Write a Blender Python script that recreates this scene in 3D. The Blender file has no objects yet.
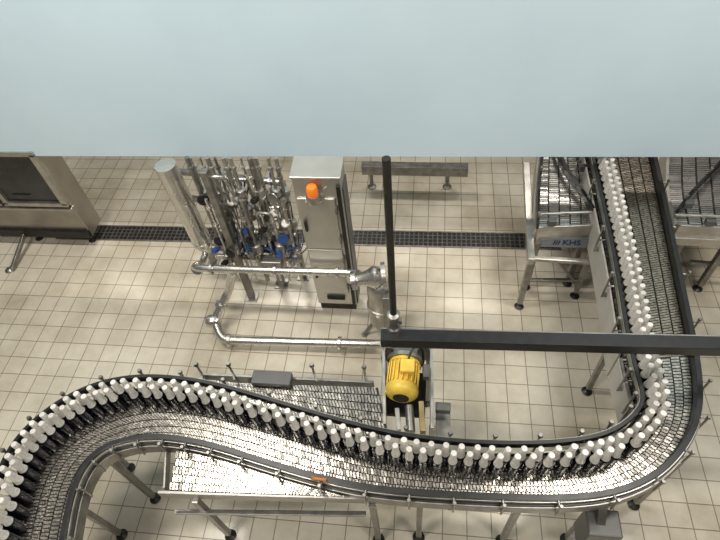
import bpy, bmesh, math, random
from mathutils import Vector, Matrix
random.seed(7)
C = bpy.context.scene.collection
PI = math.pi
bpy.context.scene.view_settings.view_transform = 'Standard'
# ------------------------------------------------------------------ camera model
F = 560.0
H = 4.5
Zc = -(Vector((52, 446, 560)).normalized())
Yc = Vector((90, -713.6, 560))
Yc = (Yc - Yc.dot(Zc) * Zc).normalized()
Xc = Yc.cross(Zc)

def P(px, py, z=0.0):
    """world point at height z seen at photo pixel px, py"""
    d = Vector((px - 360, py - 270, F))
    w = Vector((d.dot(Xc), d.dot(Yc), d.dot(Zc)))
    t = (z - H) / w.z
    return Vector((w.x * t, w.y * t, z))

cam = bpy.data.objects.new('camera', bpy.data.cameras.new('camera'))
C.objects.link(cam)
M = Matrix(((Xc.x, -Xc.y, -Xc.z), (Yc.x, -Yc.y, -Yc.z), (Zc.x, -Zc.y, -Zc.z))).to_4x4()
M.translation = Vector((0, 0, H))
cam.matrix_world = M
cam.data.sensor_width = 36
cam.data.lens = 28
cam.data.clip_end = 100
bpy.context.scene.camera = cam

# ------------------------------------------------------------------ materials
def mat(name, col, metal=0.0, rough=0.4, nscale=12.0, var=0.15, bump=0.0, emit=0.0, spec=0.5, each=0.0):
    m = bpy.data.materials.new(name)
    m.use_nodes = True
    nt = m.node_tree
    b = nt.nodes['Principled BSDF']
    b.inputs['Metallic'].default_value = metal
    b.inputs['Specular IOR Level'].default_value = spec
    tc = nt.nodes.new('ShaderNodeTexCoord')
    no = nt.nodes.new('ShaderNodeTexNoise')
    no.inputs['Scale'].default_value = nscale
    no.inputs['Detail'].default_value = 5
    nt.links.new(tc.outputs['Object'], no.inputs['Vector'])
    r = nt.nodes.new('ShaderNodeValToRGB')
    r.color_ramp.elements[0].position = 0.3
    r.color_ramp.elements[1].position = 0.7
    r.color_ramp.elements[0].color = tuple(c * (1 - var) for c in col) + (1,)
    r.color_ramp.elements[1].color = tuple(min(1, c * (1 + var)) for c in col) + (1,)
    nt.links.new(no.outputs['Fac'], r.inputs['Fac'])
    if each:
        oi = nt.nodes.new('ShaderNodeObjectInfo')
        hv = nt.nodes.new('ShaderNodeHueSaturation')
        mp = nt.nodes.new('ShaderNodeMapRange')
        mp.inputs['To Min'].default_value = 1 - each
        mp.inputs['To Max'].default_value = 1.0
        nt.links.new(oi.outputs['Random'], mp.inputs['Value'])
        nt.links.new(mp.outputs['Result'], hv.inputs['Value'])
        nt.links.new(r.outputs['Color'], hv.inputs['Color'])
        nt.links.new(hv.outputs['Color'], b.inputs['Base Color'])
    else:
        nt.links.new(r.outputs['Color'], b.inputs['Base Color'])
    mr = nt.nodes.new('ShaderNodeMapRange')
    mr.inputs['To Min'].default_value = max(0.02, rough - 0.08)
    mr.inputs['To Max'].default_value = min(1, rough + 0.08)
    nt.links.new(no.outputs['Fac'], mr.inputs['Value'])
    nt.links.new(mr.outputs['Result'], b.inputs['Roughness'])
    if bump:
        bp = nt.nodes.new('ShaderNodeBump')
        bp.inputs['Strength'].default_value = bump
        bp.inputs['Distance'].default_value = 0.01
        nt.links.new(no.outputs['Fac'], bp.inputs['Height'])
        nt.links.new(bp.outputs['Normal'], b.inputs['Normal'])
    if emit:
        b.inputs['Emission Color'].default_value = tuple(col) + (1,)
        b.inputs['Emission Strength'].default_value = emit
    return m

STEEL = mat('brushed_steel', (.50, .48, .44), .9, .34, 9, .2)
STEEL2 = mat('dull_steel', (.28, .27, .25), .85, .38, 14, .25)
PIPE = mat('polished_pipe_steel', (.64, .62, .58), .9, .27, 6, .12)
DOOR = mat('cabinet_sheet_steel', (.54, .52, .47), .75, .36, 4, .1)
DARKST = mat('dark_steel', (.03, .028, .025), .5, .42, 16, .3)
CHAIN = mat('chain_steel', (.43, .405, .36), .95, .26, 40, .4, .10)
CHAIN2 = mat('worn_brown_chain_steel', (.36, .315, .25), .95, .28, 40, .4, .10)
BLACK = mat('black_plastic', (.010, .010, .010), 0, .35, 20, .3)
PALE = mat('pale_panel_paint', (.46, .44, .40), .1, .45, 5, .1)
YEL = mat('yellow_paint', (.78, .54, .08), 0, .35, 14, .15)
ORG = mat('amber_lens', (.88, .21, .02), 0, .15, 10, .15, emit=.25)
ORP = mat('orange_paint', (.55, .20, .04), .2, .4, 10, .15)
BRASS = mat('tarnished_brass', (.36, .27, .14), .8, .4, 10, .2)
BLUE = mat('blue_plastic', (.03, .08, .26), 0, .35, 10, .1)
NAVY = mat('sign_blue', (.010, .014, .05), 0, .5, 10, .05)
SIGN = mat('sign_grey_steel', (.13, .14, .155), .0, .55, 10, .08)
WHITE = mat('white_foil', (.82, .79, .73), .0, .34, 70, .18, .5, each=.22)
CAPM = mat('crown_cap_white', (.76, .73, .68), .1, .35, 40, .1, each=.3)
GLASSB = mat('dark_brown_bottle_glass', (.008, .008, .014), 0, .14, 20, .3)
WINDOW = mat('dark_window_glass', (.03, .03, .03), 0, .08, 4, .4)
GREYB = mat('grey_enamel', (.10, .10, .095), .2, .45, 8, .15)
GRATE = mat('grate_iron', (.11, .10, .088), .6, .5, 20, .3)
WASH = mat('washer_sheet_steel', (.40, .37, .33), .85, .35, 3, .18)

def floor_material():
    m = bpy.data.materials.new('cream_floor_tiles')
    m.use_nodes = True
    nt = m.node_tree
    b = nt.nodes['Principled BSDF']
    tc = nt.nodes.new('ShaderNodeTexCoord')
    br = nt.nodes.new('ShaderNodeTexBrick')
    br.offset = 0.0
    br.inputs['Scale'].default_value = 1.0
    br.inputs['Brick Width'].default_value = .18
    br.inputs['Row Height'].default_value = .18
    br.inputs['Mortar Size'].default_value = .0042
    br.inputs['Mortar Smooth'].default_value = .3
    br.inputs['Color1'].default_value = (.62, .57, .465, 1)
    br.inputs['Color2'].default_value = (.68, .63, .52, 1)
    br.inputs['Mortar'].default_value = (.27, .235, .175, 1)
    nt.links.new(tc.outputs['Object'], br.inputs['Vector'])
    no = nt.nodes.new('ShaderNodeTexNoise')
    no.inputs['Scale'].default_value = .9
    no.inputs['Detail'].default_value = 7
    no.inputs['Roughness'].default_value = .64
    nt.links.new(tc.outputs['Object'], no.inputs['Vector'])
    rp = nt.nodes.new('ShaderNodeValToRGB')
    rp.color_ramp.elements[0].position = .36
    rp.color_ramp.elements[0].color = (.64, .61, .55, 1)
    rp.color_ramp.elements[1].position = .60
    rp.color_ramp.elements[1].color = (1, 1, 1, 1)
    nt.links.new(no.outputs['Fac'], rp.inputs['Fac'])
    mx = nt.nodes.new('ShaderNodeMixRGB')
    mx.blend_type = 'MULTIPLY'
    mx.inputs['Fac'].default_value = 1
    nt.links.new(br.outputs['Color'], mx.inputs['Color1'])
    nt.links.new(rp.outputs['Color'], mx.inputs['Color2'])
    nt.links.new(mx.outputs['Color'], b.inputs['Base Color'])
    mr = nt.nodes.new('ShaderNodeMapRange')
    mr.inputs['From Min'].default_value = .3
    mr.inputs['From Max'].default_value = .7
    mr.inputs['To Min'].default_value = .05
    mr.inputs['To Max'].default_value = .30
    nt.links.new(no.outputs['Fac'], mr.inputs['Value'])
    nt.links.new(mr.outputs['Result'], b.inputs['Roughness'])
    bp = nt.nodes.new('ShaderNodeBump')
    bp.invert = True
    bp.inputs['Strength'].default_value = .4
    bp.inputs['Distance'].default_value = .004
    nt.links.new(br.outputs['Fac'], bp.inputs['Height'])
    nt.links.new(bp.outputs['Normal'], b.inputs['Normal'])
    return m
TILES = floor_material()
WALLP = mat('pale_blue_wall_paint', (.70, .88, .99), 0, .6, 1.2, .04)

# ------------------------------------------------------------------ mesh helpers
ORGN = {}

def frame_for(d):
    d = d.normalized()
    up = Vector((0, 0, 1)) if abs(d.z) < .95 else Vector((0, 1, 0))
    s = d.cross(up).normalized()
    u = s.cross(d).normalized()
    return s, u

class MB:
    def __init__(self):
        self.bm = bmesh.new()
    def box(self, c, size, rot=None):
        c = Vector(c)
        vs = []
        for x in (-.5, .5):
            for y in (-.5, .5):
                for z in (-.5, .5):
                    v = Vector((x * size[0], y * size[1], z * size[2]))
                    if rot is not None:
                        v = rot @ v
                    vs.append(self.bm.verts.new(c + v))
        for f in ((0, 1, 3, 2), (4, 6, 7, 5), (0, 4, 5, 1), (2, 3, 7, 6), (0, 2, 6, 4), (1, 5, 7, 3)):
            self.bm.faces.new([vs[i] for i in f])
        return self
    def bar(self, p, q, w, h):
        p, q = Vector(p), Vector(q)
        d = q - p
        s, u = frame_for(d)
        rot = Matrix((s, d.normalized(), u)).transposed()
        return self.box((p + q) / 2, (w, d.length, h), rot)
    def rings(self, rings, cap=True, close=False):
        R = [[self.bm.verts.new(v) for v in ring] for ring in rings]
        k = len(R[0])
        for a, b in zip(R, R[1:]):
            for i in range(k):
                self.bm.faces.new((a[i], a[(i + 1) % k], b[(i + 1) % k], b[i]))
        if cap:
            self.bm.faces.new(R[0][::-1])
            self.bm.faces.new(R[-1])
        return self
    def tube(self, pts, r, seg=10):
        pts = [Vector(p) for p in pts]
        s = None
        rings = []
        for i, p in enumerate(pts):
            d = (pts[min(i + 1, len(pts) - 1)] - pts[max(i - 1, 0)]).normalized()
            if s is None:
                s, u = frame_for(d)
            else:
                s = (s - s.dot(d) * d).normalized()
                u = s.cross(d).normalized()
            rings.append([p + r * (math.cos(2 * PI * k / seg) * s + math.sin(2 * PI * k / seg) * u) for k in range(seg)])
        return self.rings(rings)
    def lathe(self, prof, loc, axis=(0, 0, 1), seg=18):
        d = Vector(axis).normalized()
        s, u = frame_for(d)
        loc = Vector(loc)
        rings = [[loc + d * z + max(r, .0004) * (math.cos(2 * PI * k / seg) * s + math.sin(2 * PI * k / seg) * u) for k in range(seg)] for r, z in prof]
        return self.rings(rings)
    def strip(self, A, B, z0, z1):
        """solid between two plan polylines"""
        rings = [[Vector((a.x, a.y, z0)), Vector((b.x, b.y, z0)), Vector((b.x, b.y, z1)), Vector((a.x, a.y, z1))] for a, b in zip(A, B)]
        return self.rings(rings)
    def build(self, name, m, parent=None, origin=None, smooth=False, bevel=0.0):
        if parent is not None:
            off = ORGN[parent.name]
        else:
            off = Vector(origin) if origin is not None else Vector((0, 0, 0))
        bmesh.ops.recalc_face_normals(self.bm, faces=self.bm.faces)
        for v in self.bm.verts:
            v.co -= off
        if smooth:
            for f in self.bm.faces:
                f.smooth = True
        me = bpy.data.meshes.new(name)
        self.bm.to_mesh(me)
        self.bm.free()
        if smooth:
            try:
                me.set_sharp_from_angle(angle=math.radians(38))
            except Exception:
                pass
        me.materials.append(m)
        o = bpy.data.objects.new(name, me)
        C.objects.link(o)
        if parent is not None:
            o.parent = parent
        else:
            o.location = off
        ORGN[o.name] = off
        if bevel:
            bv = o.modifiers.new('bevel', 'BEVEL')
            bv.width = bevel
            bv.segments = 2
            bv.limit_method = 'ANGLE'
        return o

def tag(o, label, cat, group=None):
    o['label'] = label
    o['category'] = cat
    if group:
        o['group'] = group
    return o

def empty(name, loc, label, cat, group=None):
    o = bpy.data.objects.new(name, None)
    o.empty_display_size = .1
    C.objects.link(o)
    o.location = loc
    ORGN[o.name] = Vector(loc)
    return tag(o, label, cat, group)

def rounded(pts, r, n=6):
    pts = [Vector(p) for p in pts]
    out = [pts[0]]
    for a, b, c in zip(pts, pts[1:], pts[2:]):
        d1 = (a - b)
        d2 = (c - b)
        rr = min(r, d1.length * .48, d2.length * .48)
        p1 = b + d1.normalized() * rr
        p2 = b + d2.normalized() * rr
        for i in range(n + 1):
            t = i / n
            out.append((1 - t) ** 2 * p1 + 2 * t * (1 - t) * b + t * t * p2)
    out.append(pts[-1])
    return out

def V(x, y, z):
    return Vector((x, y, z))

def catmull(pts, n=12):
    out = []
    for i in range(len(pts) - 1):
        p0 = pts[max(i - 1, 0)]
        p1, p2 = pts[i], pts[i + 1]
        p3 = pts[min(i + 2, len(pts) - 1)]
        for k in range(n):
            t = k / n
            out.append(.5 * ((2 * p1) + (p2 - p0) * t + (2 * p0 - 5 * p1 + 4 * p2 - p3) * t * t + (3 * p1 - p0 - 3 * p2 + p3) * t ** 3))
    out.append(pts[-1].copy())
    return out

def smooth_line(pts, it=8):
    pts = [p.copy() for p in pts]
    for _ in range(it):
        q = [p.copy() for p in pts]
        for i in range(1, len(pts) - 1):
            q[i] = pts[i - 1] * .25 + pts[i] * .5 + pts[i + 1] * .25
        pts = q
    return pts

def leg(parent, p, ztop, w=.04, m=None, name='leg'):
    mb = MB()
    mb.box((p.x, p.y, (ztop + .05) / 2 + .02), (w, w, ztop - .05))
    o = mb.build(name, m or STEEL2, parent, bevel=.004)
    f = MB()
    f.lathe([(.04, 0), (.045, .008), (.02, .022), (.012, .026), (.012, .05)], (p.x, p.y, 0), seg=14)
    f.build('foot', DARKST, o, smooth=True)
    return o

# ------------------------------------------------------------------ room shell
HB = 1.30
wl, wr = P(0, 156, HB), P(720, 157, HB)
wdir = (wr - wl).normalized()
def wall_y(x):
    return wl.y + (x - wl.x) * wdir.y / wdir.x

f = MB()
f.box((0, 4, -.05), (24, 22, .1))
o = f.build('floor', TILES)
o['kind'] = 'structure'
w = MB()
a, b = wl - wdir * 5, wr + wdir * 5
nrm = V(-wdir.y, wdir.x, 0)
w.strip([a, b], [a + nrm * .08, b + nrm * .08], HB, 5.2)
o = w.build('wall_back', WALLP)
o['kind'] = 'structure'

# floor drain
dl, dr = P(60, 232, 0), P(560, 242, 0)
dd = (dr - dl).normalized()
dn = V(-dd.y, dd.x, 0)
root = empty('floor_drain', (dl + dr) / 2, 'long dark slotted drain channel crossing the tiled floor behind the machines', 'drain')
m_ = MB()
for s in (-1, 1):
    m_.bar(dl + dn * .105 * s + V(0, 0, .004), dr + dn * .105 * s + V(0, 0, .004), .016, .012)
m_.build('drain_frame', STEEL2, root)
g = MB()
L = (dr - dl).length
k = 0
while k * .05 < L:
    p = dl + dd * k * .05
    g.bar(p - dn * .098 + V(0, 0, .005), p + dn * .098 + V(0, 0, .005), .012, .006)
    k += 1
for t in (-.05, 0, .05):
    g.bar(dl + dn * t + V(0, 0, .0045), dr + dn * t + V(0, 0, .0045), .010, .006)
g.build('grate', GRATE, root)
g = MB()
g.bar(dl + V(0, 0, .0008), dr + V(0, 0, .0008), .20, .0014)
g.build('channel', BLACK, root)

# ------------------------------------------------------------------ conveyor centre lines
pairs = [(-14, 560, 58, 575), (0, 515, 66, 520), (8, 480, 76, 482), (20, 452, 92, 457), (38, 430, 112, 444),
         (62, 411, 135, 438), (90, 396, 158, 436), (120, 388, 178, 438), (150, 386, 198, 441), (185, 389, 222, 447),
         (220, 396, 248, 455), (260, 408, 280, 465), (300, 420, 315, 475), (340, 432, 352, 484), (380, 442, 388, 489),
         (420, 449, 425, 492), (460, 453, 463, 494), (500, 455, 505, 496), (540, 455, 552, 497), (580, 452, 600, 494),
         (612, 445, 638, 482), (636, 431, 665, 463), (652, 412, 685, 437), (653, 395, 694, 410), (645, 370, 694, 380),
         (639, 345, 690, 350), (633, 315, 683, 315), (627, 280, 676, 280), (620, 245, 669, 245), (612, 210, 662, 210),
         (604, 175, 655, 178), (597, 145, 649, 148), (590, 115, 643, 120)]
ND = 12
Bd = [P(a, b, 1.18) for a, b, c, d in pairs]
Id = [P(c, d, 1.03) for a, b, c, d in pairs]
for p in Bd + Id:
    p.z = 0
Bd = smooth_line(catmull(Bd, ND), 60)
Id = smooth_line(catmull(Id, ND), 60)
N = len(Bd)
Ln = []
for i in range(N):
    t = (Bd[min(i + 1, N - 1)] - Bd[max(i - 1, 0)]).normalized()
    Ln.append(V(-t.y, t.x, 0))
Ln = [v.normalized() for v in smooth_line(Ln, 10)]
RIm = []
for i in range(N):
    t = (Id[min(i + 1, N - 1)] - Id[max(i - 1, 0)]).normalized()
    RIm.append(V(t.y, -t.x, 0))
RIm = [v.normalized() for v in smooth_line(RIm, 10)]
def Oo(off, i0, i1):
    return [Bd[i] + Ln[i] * (.05 + off) for i in range(i0, i1 + 1)]
def Io(off, i0, i1):
    return [Id[i] + RIm[i] * off for i in range(i0, i1 + 1)]

ZB = 1.0
def at(pl, cum, s):
    s = max(0, min(cum[-1] - 1e-6, s))
    lo, hi = 0, len(cum) - 1
    while hi - lo > 1:
        mid = (lo + hi) // 2
        if cum[mid] <= s:
            lo = mid
        else:
            hi = mid
    t = (s - cum[lo]) / max(1e-9, cum[hi] - cum[lo])
    return lo, t

def chain(root, A, B, K, ztop, pitch=.022, tilt=.0009, m=None):
    mid = [(a + b) / 2 for a, b in zip(A, B)]
    cum = [0]
    for p, q in zip(mid, mid[1:]):
        cum.append(cum[-1] + (q - p).length)
    nn = int(cum[-1] / pitch)
    for k in range(K):
        mb = MB()
        f0, f1 = (k + .07) / K, (k + .93) / K
        for j in range(nn):
            sh = .5 * pitch * (k % 2)
            cs = []
            for s in (j * pitch + sh, j * pitch + pitch * .71 + sh):
                lo, t = at(mid, cum, s)
                a = A[lo].lerp(A[lo + 1], t)
                b = B[lo].lerp(B[lo + 1], t)
                cs.append((a.lerp(b, f0), a.lerp(b, f1)))
            dz1, dz2 = random.uniform(-tilt, 0), random.uniform(-tilt, 0)
            e1 = random.uniform(-tilt, tilt) * .6 - tilt * .6
            top = [V(cs[0][0].x, cs[0][0].y, ztop + dz1), V(cs[0][1].x, cs[0][1].y, ztop + dz1 + e1),
                   V(cs[1][1].x, cs[1][1].y, ztop + dz2 + e1), V(cs[1][0].x, cs[1][0].y, ztop + dz2)]
            tv = [mb.bm.verts.new(v) for v in top]
            bv = [mb.bm.verts.new(V(v.x, v.y, ztop - .014)) for v in top]
            mb.bm.faces.new(tv)
            for i in range(4):
                mb.bm.faces.new((tv[i], bv[i], bv[(i + 1) % 4], tv[(i + 1) % 4]))
        mb.build('chain', m or CHAIN, root)
    bed = MB()
    bed.strip(A, B, ztop - .06, ztop - .014)
    bed.build('chain_bed', DARKST, root)

def conveyor(root, i0, i1, K, plate_z, plate_mat, bracket_step, m=None):
    chain(root, Oo(0, i0, i1), Io(0, i0, i1), K, ZB, m=m)
    s = MB()
    s.strip(Oo(.012, i0, i1), Oo(.026, i0, i1), plate_z, ZB + .02)
    s.build('side_plate', plate_mat, root)
    s = MB()
    s.strip(Io(.052, i0, i1), Io(.060, i0, i1), .91, ZB + .012)
    s.build('side_plate', STEEL2, root)
    s = MB()
    s.strip(Io(.000, i0, i1), Io(.036, i0, i1), ZB - .05, ZB + .08)
    s.build('guide_rail', BLACK, root, bevel=.003)
    s = MB()
    s.strip(Io(.037, i0, i1), Io(.042, i0, i1), ZB - .05, ZB + .06)
    s.build('guide_rail_backing', STEEL, root)
    s = MB()
    s.strip(Io(.043, i0, i1), Io(.051, i0, i1), ZB - .05, ZB + .03)
    s.build('wear_strip', BLACK, root)
    t = MB()
    t.tube([V(p.x, p.y, 1.06) for p in Oo(-.004, i0, i1)], .008, 8)
    t.build('guide_rail', BLACK, root, smooth=True)
    s = MB()
    s.strip(Oo(.004, i0, i1), Oo(.026, i0, i1), 1.15, 1.21)
    s.build('guide_rail', BLACK, root)
    s = MB()
    s.strip(Oo(.027, i0, i1), Oo(.032, i0, i1), 1.155, 1.20)
    s.build('guide_rail_backing', STEEL2, root)
    i = i0 + bracket_step // 2
    while i < i1:
        p = Bd[i] + Ln[i] * .105
        q = Bd[i] + Ln[i] * .05
        b_ = MB()
        b_.tube([V(p.x, p.y, .92), V(p.x, p.y, 1.20)], .008, 8)
        b_.bar(V(p.x, p.y, .95), V(*(Bd[i] + Ln[i] * .07).xy, .95), .03, .02)
        for z in (1.06, 1.18):
            b_.tube([V(p.x, p.y, z), V(q.x, q.y, z)], .006, 8)
        b_.lathe([(.014, 0), (.016, .01), (.012, .025)], (p.x, p.y, 1.195), seg=10)
        b_.build('rail_bracket', STEEL2, root, smooth=True)
        p = Id[i] + RIm[i] * .075
        q = Id[i] + RIm[i] * .036
        b_ = MB()
        b_.tube([V(p.x, p.y, .93), V(p.x, p.y, 1.09)], .007, 8)
        b_.tube([V(p.x, p.y, 1.07), V(q.x, q.y, 1.07)], .007, 8)
        b_.lathe([(.012, 0), (.014, .01), (.010, .02)], (p.x, p.y, 1.085), seg=10)
        b_.build('rail_bracket', STEEL2, root, smooth=True)
        i += bracket_step

SPL = 25 * ND
c0 = P(330, 470, 0)
curve_root = empty('conveyor', c0, 'wide S shaped steel chain conveyor sweeping across the front with a curved bottle lane', 'conveyor')
conveyor(curve_root, 0, SPL - 1, 7, .86, STEEL2, 14)
s = MB()
s.strip(Oo(.027, int(22.6 * ND), SPL - 1), Oo(.034, int(22.6 * ND), SPL - 1), .74, ZB)
s.build('cover_panel', PALE, curve_root)
for (x, y) in ((108, 458), (66, 500), (420, 501), (520, 505), (598, 503), (678, 462)):
    leg(curve_root, P(x, y, .90), .90)
for i in (5 * ND, 16 * ND, 19 * ND):
    q = Bd[i] + Ln[i] * .04
    leg(curve_root, q, .93)
b_ = MB()
b_.box(P(597, 530, .6), (.2, .16, .34))
b_.build('drive_box', GREYB, curve_root, bevel=.01)
b_ = MB()
p = P(597, 530, .6)
b_.bar(V(p.x - .02, p.y, .75), V(p.x - .02, p.y + .12, .91), .05, .05)
b_.build('drive_bracket', STEEL2, curve_root)
right_root = empty('conveyor', P(650, 280, 0), 'straight chain conveyor running away from the right corner between two side conveyors', 'conveyor')
conveyor(right_root, SPL + 1, N - 1, 6, .70, PALE, 16, CHAIN2)
for i in (26 * ND, 29 * ND, 31 * ND):
    leg(right_root, Bd[i] + Ln[i] * .03, .93)
    leg(right_root, Id[i] - RIm[i] * .03, .93)

# lower straight deck
lo_px = [(170, 491), (190, 492), (215, 493), (245, 494), (280, 495), (315, 496), (352, 498)]
lowB = smooth_line(catmull([P(x, y, .97) for x, y in lo_px], ND), 10)
for p in lowB:
    p.z = 0
lowA = Io(.068, 7 * ND, 13 * ND)
low_root = empty('conveyor', P(260, 492, 0), 'short straight chain deck filling the bend below the curved bottle lane', 'conveyor')
chain(low_root, lowA, lowB, 5, .99)
s = MB()
s.bar(P(160, 494, .93), P(366, 500, .93), .02, .09)
s.build('side_plate', STEEL2, low_root, bevel=.003)
s = MB()
pA, pB = P(168, 447, .93), P(166, 490, .93)
s.bar(pA, pB, .015, .08)
s.build('end_plate', STEEL2, low_root, bevel=.003)
s = MB()
s.bar(P(175, 512, .7), P(366, 514, .7), .03, .03)
s.build('cross_tube', STEEL2, low_root, bevel=.003)
s = MB()
s.tube(rounded([P(312, 478, 1.0), P(312, 478, 1.1), P(326, 480, 1.1)], .03), .010, 8)
s.build('guide_clamp', ORP, low_root, smooth=True)
for (x, y) in ((195, 500), (372, 504)):
    leg(low_root, P(x, y, .9), .88)

# upper straight deck
up_px = [(200, 379), (228, 383), (262, 385), (300, 386), (340, 387), (378, 388)]
upA = smooth_line(catmull([P(x, y, .97) for x, y in up_px], ND), 10)
for p in upA:
    p.z = 0
upB = Oo(.036, int(9.2 * ND), int(9.2 * ND) + 5 * ND)
up_root = empty('conveyor', P(310, 395, 0), 'flat silver chain deck behind the bottle row and left of the yellow motor', 'conveyor')
chain(up_root, upA, upB, 6, .99)
s = MB()
s.bar(P(205, 377, .93), P(374, 385, .93), .02, .1)
s.build('side_plate', STEEL2, up_root, bevel=.003)
for (x, y) in ((205, 379), (236, 379), (316, 380), (366, 382)):
    b_ = MB()
    p = P(x, y, .95)
    b_.tube([V(p.x, p.y, .9), V(p.x, p.y, 1.16)], .008, 8)
    b_.lathe([(.016, 0), (.018, .012), (.012, .03)], (p.x, p.y, 1.15), seg=10)
    b_.bar(V(p.x, p.y, 1.05), V(p.x + .03, p.y - .06, 1.05), .012, .012)
    b_.build('rail_bracket', STEEL2, up_root, smooth=True)
s = MB()
p = P(272, 379, 1.02)
s.box(p, (.28, .1, .05))
s.box(p + V(0, .0, -.06), (.05, .05, .1))
s.build('sensor_box', GREYB, up_root, bevel=.008)
for (x, y) in ((250, 386), (350, 388)):
    leg(up_root, P(x, y, .9), .88)

# ------------------------------------------------------------------ bottles
def bottle_parts(root):
    b_ = MB()
    b_.lathe([(.026, 0), (.030, .004), (.031, .01), (.031, .132), (.0298, .146), (.0276, .156)], (0, 0, 0), seg=20)
    b_.build('glass_body', GLASSB, root, smooth=True)
    b_ = MB()
    b_.lathe([(.0279, .1555), (.0258, .168), (.0232, .186), (.0212, .206), (.0200, .230), (.0192, .262), (.0192, .272)], (0, 0, 0), seg=20)
    b_.build('neck_foil', WHITE, root, smooth=True)
    b_ = MB()
    b_.lathe([(.0190, .271), (.0186, .278), (.0165, .281), (.004, .2815)], (0, 0, 0), seg=20)
    b_.build('crown_cap', CAPM, root, smooth=True)

cum = [0]
for p, q in zip(Bd, Bd[1:]):
    cum.append(cum[-1] + (q - p).length)
placed = []
proto = None
def lane(s0, s1, rows, jit):
    """rows: lateral offsets visited in turn; each bottle takes the nearest free place along the lane"""
    global proto
    s = s0
    k = 0
    while s < s1:
        lat = min(.0015, rows[k % len(rows)] + random.uniform(-jit, jit))
        s = max(s0, s - .05)
        while s < s1:
            lo, t = at(Bd, cum, s)
            p = Bd[lo].lerp(Bd[lo + 1], t)
            q = p + Ln[lo] * lat
            if all((q - r).length > .0626 for r in placed[-14:]):
                break
            s += .001
        if s >= s1:
            break
        ctl = lo / ND
        if ctl < 8:
            lab, grp = 'dark bottle with white foil neck queuing round the left bend of the conveyor', 'bottles round the left bend'
        elif ctl < 19.5:
            lab, grp = 'dark bottle with white foil neck in the long line along the conveyor middle', 'bottles along the middle of the curve'
        elif ctl < 25:
            lab, grp = 'dark bottle with white foil neck turning the tight right corner of the conveyor', 'bottles turning the right corner'
        else:
            lab, grp = 'dark bottle with white foil neck in the staggered column on the straight conveyor', 'bottles in the straight right column'
        placed.append(q.copy())
        loc = V(q.x, q.y, ZB)
        if proto is None:
            proto = empty('bottle', (0, 0, 0), lab, 'bottle', grp)
            bottle_parts(proto)
            proto.location = loc
        else:
            c = proto.copy()
            C.objects.link(c)
            c.location = loc
            c.rotation_euler.z = random.uniform(0, 6)
            tag(c, lab, 'bottle', grp)
            for ch in list(proto.children):
                d = ch.copy()
                C.objects.link(d)
                d.parent = c
        k += 1
    return s
c19, c24 = cum[int(19.4 * ND)], cum[int(24.6 * ND)]
lane(.02, cum[7 * ND], (.000, -.050), .004)
lane(cum[7 * ND], c19, (.000, -.045), .005)
lane(c19, c24, (.001, -.0535), .003)
lane(c24, cum[-1] - .05, (-.004, -.058), .004)

# ------------------------------------------------------------------ control cabinet
fl = P(320, 309, 0)
fr = P(358, 309, 0)
cw = fr.x - fl.x
cx, cy = (fl.x + fr.x) / 2, fl.y
cd, ch_ = .20, 1.72
root = empty('control_cabinet', (cx, cy + cd / 2, 0), 'tall narrow stainless control cabinet with an amber beacon at its upper front', 'cabinet')
b_ = MB()
b_.box((cx, cy + cd / 2, .1 + (ch_ - .1) / 2), (cw, cd, ch_ - .1))
b_.build('body', DOOR, root, bevel=.008)
b_ = MB()
b_.rings([[V(cx + sx * (cw / 2 + .006), cy - .02, ch_), V(cx + sx * (cw / 2 + .006), cy + cd + .01, ch_),
           V(cx + sx * (cw / 2 + .006), cy + cd + .01, ch_ + .035), V(cx + sx * (cw / 2 + .006), cy - .02, ch_ + .02)] for sx in (-1, 1)])
b_.build('roof', DOOR, root, bevel=.006)
for z0, z1 in ((.30, .92), (.94, 1.52)):
    b_ = MB()
    b_.box((cx - .022, cy - .008, (z0 + z1) / 2), (cw - .075, .02, z1 - z0))
    dr_ = b_.build('door', DOOR, root, bevel=.008)
    b_ = MB()
    b_.box((cx - cw / 2 + .05, cy - .03, (z0 + z1) / 2), (.022, .025, .12))
    b_.build('handle', DARKST, dr_, bevel=.005)
    for z in (z0 + .08, z1 - .16):
        b_ = MB()
        b_.lathe([(.012, 0), (.012, .08)], (cx + cw / 2 - .06, cy - .018, z), seg=10)
        b_.build('hinge', STEEL2, dr_, smooth=True)
b_ = MB()
b_.box((cx + .0, cy - .012, .22), (.17, .012, .05))
for i in range(4):
    b_.box((cx + .0, cy - .018, .203 + i * .012), (.15, .008, .006))
b_.build('vent_grille', DARKST, root)
b_ = MB()
b_.box((cx + cw / 2 - .022, cy - .014, .16 + (ch_ - .24) / 2), (.03, .026, ch_ - .2))
b_.build('cable_duct', DARKST, root, bevel=.003)
b_ = MB()
b_.box((cx + cw / 2 + .006, cy + cd / 2, .85), (.012, cd - .03, 1.5))
b_.build('side_panel', GREYB, root, bevel=.004)
b_ = MB()
b_.box((cx, cy + cd / 2, .05), (cw - .03, cd - .03, .1))
b_.build('plinth', DARKST, root)
bp_ = V(cx - cw / 2 + .165, cy - .065, 1.58)
b_ = MB()
b_.lathe([(.042, .03), (.044, .04), (.043, .10), (.036, .114), (.004, .118)], bp_, seg=20)
bc = b_.build('beacon', ORG, root, smooth=True)
b_ = MB()
b_.lathe([(.056, -.03), (.056, .012), (.045, .03)], bp_, seg=20)
b_.box(bp_ + V(0, .03, -.035), (.13, .11, .014))
b_.build('beacon_base', STEEL, bc, smooth=True)

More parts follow.
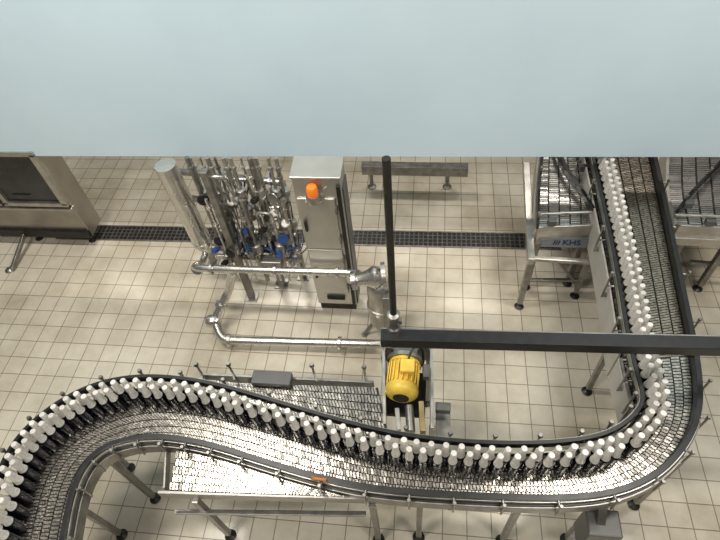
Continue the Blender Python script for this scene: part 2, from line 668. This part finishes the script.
# ------------------------------------------------------------------ bottle washer at far left
wb = .15
q = P(92, 238, wb)
wx, wy = q.x, q.y
wdp = .26
root = empty('washing_machine', (wx - 1.2, wy + .2, 0), 'large stainless bottle washing machine with dark window panels in the far left corner', 'machine')
b_ = MB()
b_.box((wx - 1.6, wy + .02 + wdp / 2, wb + .9), (3.2, wdp, 1.8))
b_.build('body', WASH, root, bevel=.01)
b_ = MB()
b_.box((wx - 1.6, wy + .01, wb + .06), (3.2, .05, .1))
b_.build('base_rail', DARKST, root, bevel=.004)
b_ = MB()
b_.box((wx - 1.6, wy - .0, wb + .46), (3.22, .07, .03))
b_.build('ledge', STEEL, root, bevel=.004)
for kx in range(3):
    x1 = wx - .01 - kx * .74
    b_ = MB()
    x0 = x1 - .70
    for (xx, zz, sx, sz) in (((x0 + x1) / 2, wb + .52, x1 - x0, .05), ((x0 + x1) / 2, wb + 1.18, x1 - x0, .05), (x0 + .025, wb + .85, .05, .66), (x1 - .03, wb + .85, .06, .66)):
        b_.box((xx, wy + .0, zz), (sx, .05, sz))
    wf = b_.build('window_frame', STEEL, root, bevel=.004)
    b_ = MB()
    b_.box(((x0 + x1) / 2, wy + .012, wb + .85), (x1 - x0 - .09, .012, .62))
    b_.build('window_pane', WINDOW, wf)
    b_ = MB()
    b_.bar(V(x0 + .1, wy - .04, wb + .60), V(x0 + .3, wy - .04, wb + .60), .015, .015)
    b_.build('handle', DARKST, wf)
for x in (wx - .1, wx - .75, wx - 1.5):
    leg(root, V(x, wy + .1, 0), wb + .02, .06)
b_ = MB()
b_.bar(V(wx - .78, wy + .05, wb + .05), P(12, 270, .03), .03, .05)
b_.lathe([(.05, 0), (.05, .01), (.02, .03)], P(10, 270, 0), seg=14)
b_.build('stay', STEEL2, root, bevel=.004)

# ------------------------------------------------------------------ pipe manifold
pc = P(382, 322, .2)
hd = V(pc.x - .04, pc.y + .05, .80)
root = empty('valve_manifold', P(258, 292, 0), 'crowded stainless pipe and valve rack between the washing machine and the cabinet', 'pipework')
def flange(mb, p, axis, r, t=.018):
    mb.lathe([(r, -t), (r, t)], p, axis, 16)

bp0 = P(203, 243, .62)
b_ = MB()
ztop_ = 1.585
tpt = V(bp0.x - .03, bp0.y, ztop_)
b_.tube([bp0, tpt], .088, 22)
axm = (tpt - bp0).normalized()
b_.lathe([(.088, 0), (.076, -.03), (.04, -.1), (.035, -.14)], bp0, axm, seg=20)
flange(b_, bp0.lerp(tpt, .04), axm, .096, .008)
b_.build('main_pipe', PIPE, root, smooth=True)
a = P(192, 268, .70)
b2 = P(362, 273, .72)
b_ = MB()
b_.tube(rounded([V(bp0.x, bp0.y, .50), V(bp0.x - .02, bp0.y - .12, .46), a + V(-.02, .06, -.06), a + V(.06, 0, 0), b2, hd + V(-.215, -.025, -.02)], .09), .034, 14)
for t in (.12, .5, .86):
    flange(b_, a.lerp(b2, t), (1, 0, 0), .053, .012)
flange(b_, a + V(0, .08, -.1), (0, .7, -.5), .06, .02)
b_.build('supply_pipe', PIPE, root, smooth=True)
b_ = MB()
e = [P(232, 271, .69), P(229, 290, .40), P(214, 320, .17), P(222, 340, .12), P(380, 344, .12)]
b_.tube(rounded(e, .08), .04, 14)
flange(b_, P(221, 305, .28), (e[2] - e[1]), .06, .015)
for t in (.05, .75):
    flange(b_, e[3].lerp(e[4], t), (1, 0, 0), .06, .014)
b_.lathe([(.05, -.06), (.065, -.03), (.065, .03), (.05, .06)], P(213, 321, .17), (1, .2, 0), 16)
b_.build('return_pipe', PIPE, root, smooth=True)
for (x, y, zt) in ((252, 297, 1.68), (282, 284, 1.50), (304, 276, 1.30), (214, 262, 1.34)):
    p = P(x, y, 0)
    b_ = MB()
    b_.box((p.x, p.y, zt / 2), (.06, .06, zt))
    b_.box((p.x, p.y, .006), (.13, .13, .012))
    b_.build('post', STEEL2, root, bevel=.004)
for z in (.32, .95, 1.28):
    p = P(214, 262, 0)
    r_ = P(304, 276, 0)
    b_ = MB()
    b_.bar(V(p.x, p.y, z), V(r_.x, r_.y + .02, z), .045, .045)
    b_.build('cross_tube', STEEL2, root, bevel=.003)
rr = random.Random(5)
vn = 0
for row, (ybase, zz) in enumerate(((240, .68), (251, .56), (264, .46))):
    cnt = (11, 9, 7)[row]
    for n_ in range(cnt):
        x = 222 + n_ * (80 / cnt) + row * 4 + rr.uniform(-2, 2)
        z0 = zz + (.05 if n_ % 2 else 0)
        r = (.016, .009, .020, .011, .013)[(n_ + 2 * row) % 5]
        p = P(x, ybase, z0)
        zmax = H - (p.y + .02) * .842 - .02
        z1 = zmax - (0 if row == 0 else ((.0, .30, .10) if row == 1 else (.45, .20, .60))[n_ % 3])
        b_ = MB()
        if n_ % 4 == 1 and row == 2:
            dx = .12 if n_ < cnt - 2 else -.14
            pts = rounded([V(p.x, p.y, z0 - .25), V(p.x, p.y, z1), V(p.x + dx, p.y + .01, z1), V(p.x + dx, p.y + .10, z1 - .3)], .05)
        else:
            pts = [V(p.x, p.y, z0 - .25), V(p.x, p.y, z1)]
        b_.tube(pts, r, 12)
        flange(b_, V(p.x, p.y, z0 - .1), (0, 0, 1), r + .014, .01)
        flange(b_, V(p.x, p.y, z1 - .10), (0, 0, 1), r + .010, .012)
        flange(b_, V(p.x, p.y, (z0 + z1) / 2 + .12), (0, 0, 1), r + .012, .01)
        b_.build('riser_pipe', (PIPE, STEEL, STEEL, STEEL2)[vn % 4], root, smooth=True)
        if r > .012:
            for zv in ((z0 + .06 + .15 * (n_ % 3), z0 + .58) if row < 1 else (z0 + .10 + .13 * (n_ % 2),)):
                if zv > z1 - .15:
                    continue
                b_ = MB()
                b_.lathe([(r + .010, -.06), (r + .026, -.055), (r + .026, -.042), (r + .016, -.038), (r + .034, 0), (r + .016, .038), (r + .026, .042), (r + .026, .055), (r + .010, .06)], V(p.x, p.y, zv), seg=14)
                vb = b_.build('valve', STEEL, root, smooth=True)
                b_ = MB()
                dirn = (rr.uniform(-.5, .5), -1, .35)
                if vn % 3 == 0:
                    b_.lathe([(.010, 0), (.010, .05), (.046, .053), (.052, .06), (.046, .067), (.010, .07)], V(p.x, p.y - r - .01, zv), dirn, 16)
                else:
                    b_.lathe([(.012, 0), (.012, .035), (.026, .04), (.029, .05), (.029, .085), (.024, .10), (.008, .103)], V(p.x, p.y - r - .015, zv), dirn, 14)
                b_.build('actuator', (DARKST, PIPE, STEEL2, STEEL, BLUE, PIPE, DARKST)[vn % 7], vb, smooth=True)
        vn += 1
for z, (xa, ya), (xb, yb), r in ((.46, (216, 256), (300, 260), .026), (.56, (216, 249), (300, 253), .02), (.70, (218, 240), (298, 244), .014), (.84, (216, 230), (296, 234), .022), (1.0, (216, 216), (292, 220), .014),
                                (1.12, (214, 205), (290, 208), .024), (1.36, (212, 178), (284, 182), .02)):
    b_ = MB()
    b_.tube([P(xa, ya, z), P(xb, yb, z)], r, 12)
    for t in (.2, .5, .8):
        flange(b_, P(xa, ya, z).lerp(P(xb, yb, z), t), (1, 0, 0), r + .012, .01)
    b_.build('header_pipe', PIPE if r > .015 else STEEL, root, smooth=True)
for n_ in range(14):
    b_ = MB()
    x0 = 220 + n_ * 5
    zt = rr.uniform(1.0, 1.38)
    b_.tube(catmull([P(x0, 172 + (1.38 - zt) * 90, zt), P(x0 + rr.uniform(-4, 10), 212, 1.02), P(x0 + 8, 244 + rr.uniform(-3, 8), .72), P(x0 + 14, 254 + rr.uniform(-4, 5), .60), P(x0 + 22, 247, .66), P(x0 + 24, 234, .80)], 6), rr.choice((.005, .0075)), 8)
    b_.build('hose', (BLUE, BLACK, BLUE, BLACK)[n_ % 4], root, smooth=True)
for n_ in range(3):
    b_ = MB()
    b_.tube(catmull([P(244, 252 - n_ * 3, .66), P(254, 243 + n_ * 3, .72), P(276, 252 - n_ * 2, .66), P(288, 242 + n_ * 3, .72), P(300, 248, .68)], 6), .009, 8)
    b_.build('hose', BLUE, root, smooth=True)
b_ = MB()
b_.box(P(272, 262, .60), (.20, .10, .10))
b_.build('terminal_box', STEEL2, root, bevel=.008)
b_ = MB()
b_.box(P(228, 226, 1.0), (.10, .08, .16))
b_.build('terminal_box', GREYB, root, bevel=.008)
for (x, y, z) in ((262, 196, 1.28), (232, 202, 1.2), (286, 224, 1.0), (274, 214, 1.1)):
    b_ = MB()
    b_.lathe([(.035, 0), (.04, .01), (.04, .03), (.03, .034)], P(x, y, z), (0, -.6, .8), 18)
    gq = b_.build('pressure_gauge', STEEL, root, smooth=True)
    b_ = MB()
    b_.lathe([(.03, .0335), (.03, .036)], P(x, y, z), (0, -.6, .8), 18)
    b_.build('dial', WHITE, gq)

# ------------------------------------------------------------------ pump unit in the centre
root = empty('pump', (pc.x, pc.y, 0), 'stainless pump unit with a rounded flanged head beside the upright dark pole', 'pump')
b_ = MB()
b_.lathe([(.07, .14), (.115, .17), (.115, .40), (.13, .402), (.13, .43), (.115, .432), (.115, .66), (.10, .71), (.06, .75), (.02, .765)], (pc.x, pc.y + .05, 0), seg=22)
b_.build('pump_body', STEEL, root, smooth=True)
b_ = MB()
b_.lathe([(.04, -.20), (.08, -.195), (.08, -.16), (.05, -.155), (.07, -.06), (.105, 0), (.07, .06), (.12, .065), (.12, .10), (.04, .105)], hd, (1, .15, .1), 20)
b_.lathe([(.045, -.06), (.06, .02), (.045, .08), (.02, .10)], hd, seg=18)
b_.build('pump_head', PIPE, root, smooth=True)
b_ = MB()
b_.box((pc.x + .085, pc.y - .05, .46), (.11, .10, .50))
b_.build('control_box', STEEL2, root, bevel=.006)
for sx, sy in ((-.17, -.07), (.08, -.08), (0, .18)):
    b_ = MB()
    b_.bar(V(pc.x + sx * .3, pc.y + .05 + sy * .2, .2), V(pc.x + sx, pc.y + .05 + sy, .012), .026, .026)
    b_.lathe([(.03, 0), (.03, .012)], (pc.x + sx, pc.y + .05 + sy, 0), seg=12)
    b_.build('leg', STEEL2, root)

# ------------------------------------------------------------------ black overhead rail with its pole
zr = 1.55
ra, rb = P(381, 338, zr), P(745, 347, zr)
root = empty('overhead_rail', (ra.x, ra.y, zr), 'long black rail crossing above the right conveyor with a dark upright pole', 'rail')
b_ = MB()
b_.bar(ra, rb + (rb - ra) * .3, .085, .085)
b_.build('beam', BLACK, root, bevel=.005)
b_ = MB()
b_.bar(ra + V(0, .048, .02), rb + (rb - ra) * .3 + V(0, .048, .02), .01, .03)
b_.build('edge_strip', STEEL2, root)
b_ = MB()
pp = P(394, 334, zr)
py_ = pp.y + .02
b_.tube([V(pp.x, py_, zr - .03), V(pp.x, py_, H - py_ * .838 - .025)], .020, 12)
b_.build('pole', DARKST, root, smooth=True)
b_ = MB()
b_.lathe([(.045, .03), (.045, .06), (.034, .07), (.034, .16), (.04, .165), (.04, .19), (.024, .20)], (pp.x, py_, zr), seg=16)
b_.bar(V(pp.x - .03, py_, zr + .12), V(pp.x + .05, py_, zr + .12), .03, .03)
b_.build('pole_clamp', STEEL2, root, smooth=True)

# ------------------------------------------------------------------ drive unit with the yellow motor
mc = P(403, 379, .99)
root = empty('conveyor_drive', (mc.x, mc.y, 0), 'steel drive frame carrying a yellow ribbed electric motor above the bottle row', 'motor')
for (xa, ya, xb, yb) in ((384, 352, 385, 430), (431, 352, 432, 434)):
    b_ = MB()
    b_.bar(P(xa, ya, .9), P(xb, yb, .9), .022, .2)
    b_.build('side_plate', STEEL, root, bevel=.004)
b_ = MB()
b_.bar(P(383, 353, .92), P(431, 353, .92), .04, .16)
b_.build('cross_plate', STEEL2, root, bevel=.004)
b_ = MB()
b_.box((mc.x + .02, mc.y - .02, .8), (.28, .34, .02))
b_.build('base_plate', DARKST, root)
ax = V(-.05, -1, .02).normalized()
b_ = MB()
R0 = .105
b_.lathe([(.06, -.13), (R0 + .004, -.125), (R0 + .012, -.10), (R0 - .004, -.095), (R0 - .004, .06), (R0 + .006, .065), (R0 + .006, .08), (.02, .081)], mc, ax, 26)
for k in range(20):
    an = 2 * PI * k / 20
    s_, u_ = frame_for(ax)
    d = s_ * math.cos(an) + u_ * math.sin(an)
    b_.bar(mc + d * (R0 + .002) - ax * .092, mc + d * (R0 + .002) + ax * .062, .007, .026)
mo = b_.build('motor', YEL, root, smooth=True)
b_ = MB()
b_.lathe([(R0 + .008, .08), (R0 + .010, .085), (R0 + .009, .110), (R0 - .004, .128), (R0 - .03, .142), (.035, .146)], mc, ax, 26)
b_.build('fan_cover', YEL, mo, smooth=True)
b_ = MB()
b_.lathe([(.055, .1445), (.055, .149)], mc, ax, 20)
b_.build('fan_grille', DARKST, mo)
b_ = MB()
b_.box(mc + V(.03, .03, .118), (.10, .1, .06))
tb = b_.build('terminal_box', YEL, mo, bevel=.010)
b_ = MB()
b_.lathe([(.125, -.155), (.125, -.128)], mc, ax, 26)
b_.build('flange', STEEL2, mo, smooth=True)
b_ = MB()
b_.box(mc + V(.01, .2, -.02), (.17, .09, .17))
b_.build('gearbox', GREYB, root, bevel=.012)
for (x, y, z, sz, m) in ((388, 347, 1.0, (.06, .07, .10), STEEL), (424, 346, 1.0, (.07, .06, .10), STEEL2), (409, 342, .95, (.10, .05, .08), STEEL2), (426, 372, 1.02, (.04, .10, .05), GREYB)):
    b_ = MB()
    b_.box(P(x, y, z), sz)
    b_.build('bracket', m, root, bevel=.005)
b_ = MB()
b_.tube(rounded([mc + V(.03, .06, .13), mc + V(.06, .16, .17), mc + V(.13, .2, .1), mc + V(.14, .1, -.1)], .06), .008, 8)
b_.build('cable', BLACK, root, smooth=True)
b_ = MB()
b_.bar(P(421, 404, .95), P(423, 434, .95), .035, .10)
b_.build('bearing_plate', BRASS, root, bevel=.004)
b_ = MB()
b_.bar(P(397, 410, .93), P(399, 432, .93), .03, .08)
b_.build('bearing_plate', STEEL, root, bevel=.004)
b_ = MB()
b_.tube([P(409, 406, .9), P(411, 432, .9)], .03, 14)
b_.build('roller', STEEL2, root, smooth=True)
b_ = MB()
b_.box(P(443, 408, .92), (.1, .06, .06))
b_.build('junction_box', GREYB, root, bevel=.006)
b_ = MB()
b_.box(P(443, 425, .8), (.1, .2, .04))
b_.build('bracket', STEEL2, root, bevel=.004)
for (x, y) in ((384, 356), (429, 356), (432, 430)):
    leg(root, P(x, y, .8), .82)

# ------------------------------------------------------------------ side conveyors by the right conveyor
def tray(label, left, right, z, legs):
    """left / right edges as lines running away from the viewer"""
    A = [P(x, y, z) for x, y in left]
    B = [P(x, y, z) for x, y in right]
    cx_ = sum((p for p in A + B), Vector()) / (len(A) * 2)
    r = empty('side_conveyor', (cx_.x, cx_.y, 0), label, 'conveyor')
    A2 = [V(p.x, p.y, 0) for p in catmull(A, 10)]
    B2 = [V(p.x, p.y, 0) for p in catmull(B, 10)]
    chain(r, A2, B2, 5, z, .026, .0018, PIPE)
    for pl in (A2, B2):
        mb = MB()
        other = B2 if pl is A2 else A2
        out = [p + (p - q).normalized() * .025 for p, q in zip(pl, other)]
        mb.strip(pl, out, z - .22, z + .03)
        mb.build('side_plate', STEEL, r)
    mb = MB()
    mb.bar(A[0] + V(0, -.01, -.08), B[0] + V(0, -.01, -.08), .02, .22)
    mb.build('end_plate', STEEL, r, bevel=.003)
    for (x, y) in legs:
        leg(r, P(x, y, z - .2), z - .2, .05)
    return r

def rail(parent, pts, z, r=.016, post=True):
    b_ = MB()
    q = catmull([P(x, y, z) for x, y in pts], 8)
    b_.strip([V(p.x - r, p.y, 0) for p in q], [V(p.x + r, p.y, 0) for p in q], z - .05, z + .02)
    o = b_.build('guide_rail', BLACK, parent, bevel=.003)
    if post:
        for p in q[2::9]:
            b_ = MB()
            b_.tube([V(p.x, p.y, z - .09), V(p.x, p.y, z + .06)], .007, 8)
            b_.lathe([(.013, 0), (.013, .02)], V(p.x, p.y, z + .055), seg=10)
            b_.build('rail_post', STEEL2, o, smooth=True)
    return o

tl = tray('side conveyor with dark rails and a small lettered sign left of the straight conveyor', [(538, 228), (538, 190), (541, 150), (546, 130)], [(592, 226), (591, 190), (585, 150), (581, 130)], .90, [(538, 240), (584, 236)])
rail(tl, [(552, 130), (564, 165), (581, 190), (594, 210)], 1.0, .015)
rail(tl, [(538, 225), (539, 190), (543, 150)], .99, .010)
b_ = MB()
b_.bar(P(539, 214, 1.05), P(592, 212, 1.05), .018, .018)
b_.build('cross_bar', STEEL, tl, bevel=.003)
for (x, y) in ((552, 222), (583, 168)):
    b_ = MB()
    b_.box(P(x, y, .99), (.07, .05, .06))
    b_.build('sensor', GREYB, tl, bevel=.005)
c_ = P(567, 242, .74)
rot = Matrix.Rotation(math.radians(66), 3, 'X')
b_ = MB()
b_.box(c_, (.44, .095, .03), rot)
ap = b_.build('sign_band', SIGN, tl, bevel=.003)
def text_mesh(txt, size, center, rotm, parent, m):
    cu = bpy.data.curves.new('t', 'FONT')
    cu.body = txt
    cu.size = size
    cu.align_x = 'CENTER'
    cu.align_y = 'CENTER'
    cu.extrude = .0015
    cu.offset = size * .02
    to = bpy.data.objects.new('t', cu)
    C.objects.link(to)
    dg = bpy.context.evaluated_depsgraph_get()
    me = bpy.data.meshes.new_from_object(to.evaluated_get(dg))
    bpy.data.objects.remove(to)
    o = bpy.data.objects.new('lettering', me)
    me.transform(rotm.to_4x4())
    me.transform(Matrix.Translation(Vector(center) - ORGN[parent.name]))
    me.materials.clear()
    me.materials.append(m)
    C.objects.link(o)
    o.parent = parent
    ORGN[o.name] = ORGN[parent.name]
    return o
nrm_ = rot @ V(0, 0, 1)
sx_ = Matrix.Scale(1.3, 3, V(1, 0, 0))
text_mesh('KHS', .064, c_ + nrm_ * .017 + V(.035, 0, 0), rot @ sx_, ap, NAVY)
b_ = MB()
for i in range(3):
    b_.box(c_ + nrm_ * .016 + V(-.070 - i * .020, 0, 0), (.010, .042, .004), rot @ Matrix.Rotation(-.35, 3, 'Z'))
b_.build('sign_stripes', NAVY, ap)
b_ = MB()
b_.bar(P(526, 165, .8), P(531, 262, .72), .06, .08)
b_.build('side_beam', STEEL, tl, bevel=.005)
b_ = MB()
b_.bar(P(526, 258, .66), P(590, 262, .66), .04, .04)
b_.build('front_beam', STEEL, tl, bevel=.005)
b_ = MB()
b_.bar(P(528, 280, .25), P(582, 280, .25), .03, .03)
b_.bar(P(556, 258, .62), P(574, 281, .25), .025, .025)
b_.build('lower_frame', STEEL2, tl, bevel=.004)
leg(tl, P(531, 260, .7), .7, .05)
trr = tray('side conveyor with dark rails between the straight conveyor and the right edge', [(676, 226), (668, 190), (669, 150), (672, 130)], [(744, 230), (742, 190), (736, 150), (732, 130)], .90, [(684, 238), (730, 240)])
rail(trr, [(740, 140), (718, 165), (694, 190), (678, 210)], 1.0, .015)
rail(trr, [(735, 225), (733, 190), (730, 160)], .99, .010)
b_ = MB()
b_.bar(P(675, 215, 1.05), P(740, 217, 1.05), .018, .018)
b_.build('cross_bar', STEEL, trr, bevel=.003)
for (x, y) in ((688, 204), (710, 222)):
    b_ = MB()
    b_.box(P(x, y, .99), (.07, .05, .06))
    b_.build('sensor', GREYB, trr, bevel=.005)
b_ = MB()
b_.bar(P(668, 240, .76), P(745, 244, .76), .03, .09)
b_.build('front_beam', STEEL, trr, bevel=.005)
b_ = MB()
b_.bar(P(690, 262, .35), P(745, 266, .35), .035, .035)
b_.build('cross_tube', STEEL2, trr, bevel=.005)

# ------------------------------------------------------------------ frame at the back
p = P(447, 188, 0)
root = empty('machine_frame', (p.x, p.y, 0), 'low stainless machine frame on a levelling foot at the far back', 'frame')
b_ = MB()
b_.bar(P(362, 168, .3), P(468, 170, .3), .1, .12)
b_.build('beam', STEEL2, root, bevel=.006)
for fx in (447, 372):
    b_ = MB()
    b_.lathe([(.05, 0), (.05, .012), (.022, .03), (.022, .26)], P(fx, 187, 0), seg=14)
    b_.build('foot', STEEL2, root, smooth=True)

# ------------------------------------------------------------------ light
wd = bpy.data.worlds.new('hall')
bpy.context.scene.world = wd
wd.use_nodes = True
bg = wd.node_tree.nodes['Background']
bg.inputs['Color'].default_value = (1.0, .96, .90, 1)
bg.inputs['Strength'].default_value = .10
def area(x, y, z, sx, sy, e, col=(1, .95, .88)):
    l = bpy.data.lights.new('hall_lamp', 'AREA')
    l.shape = 'RECTANGLE'
    l.size = sx
    l.size_y = sy
    l.energy = e
    l.color = col
    o = bpy.data.objects.new('hall_lamp', l)
    C.objects.link(o)
    o.location = (x, y, z)
for x, k_ in ((-2.6, 1.1), (2.6, .9)):
    for y in (-1.2, 2.4, 7):
        area(x, y, 6.5, 1.8, .45, 166 * k_)
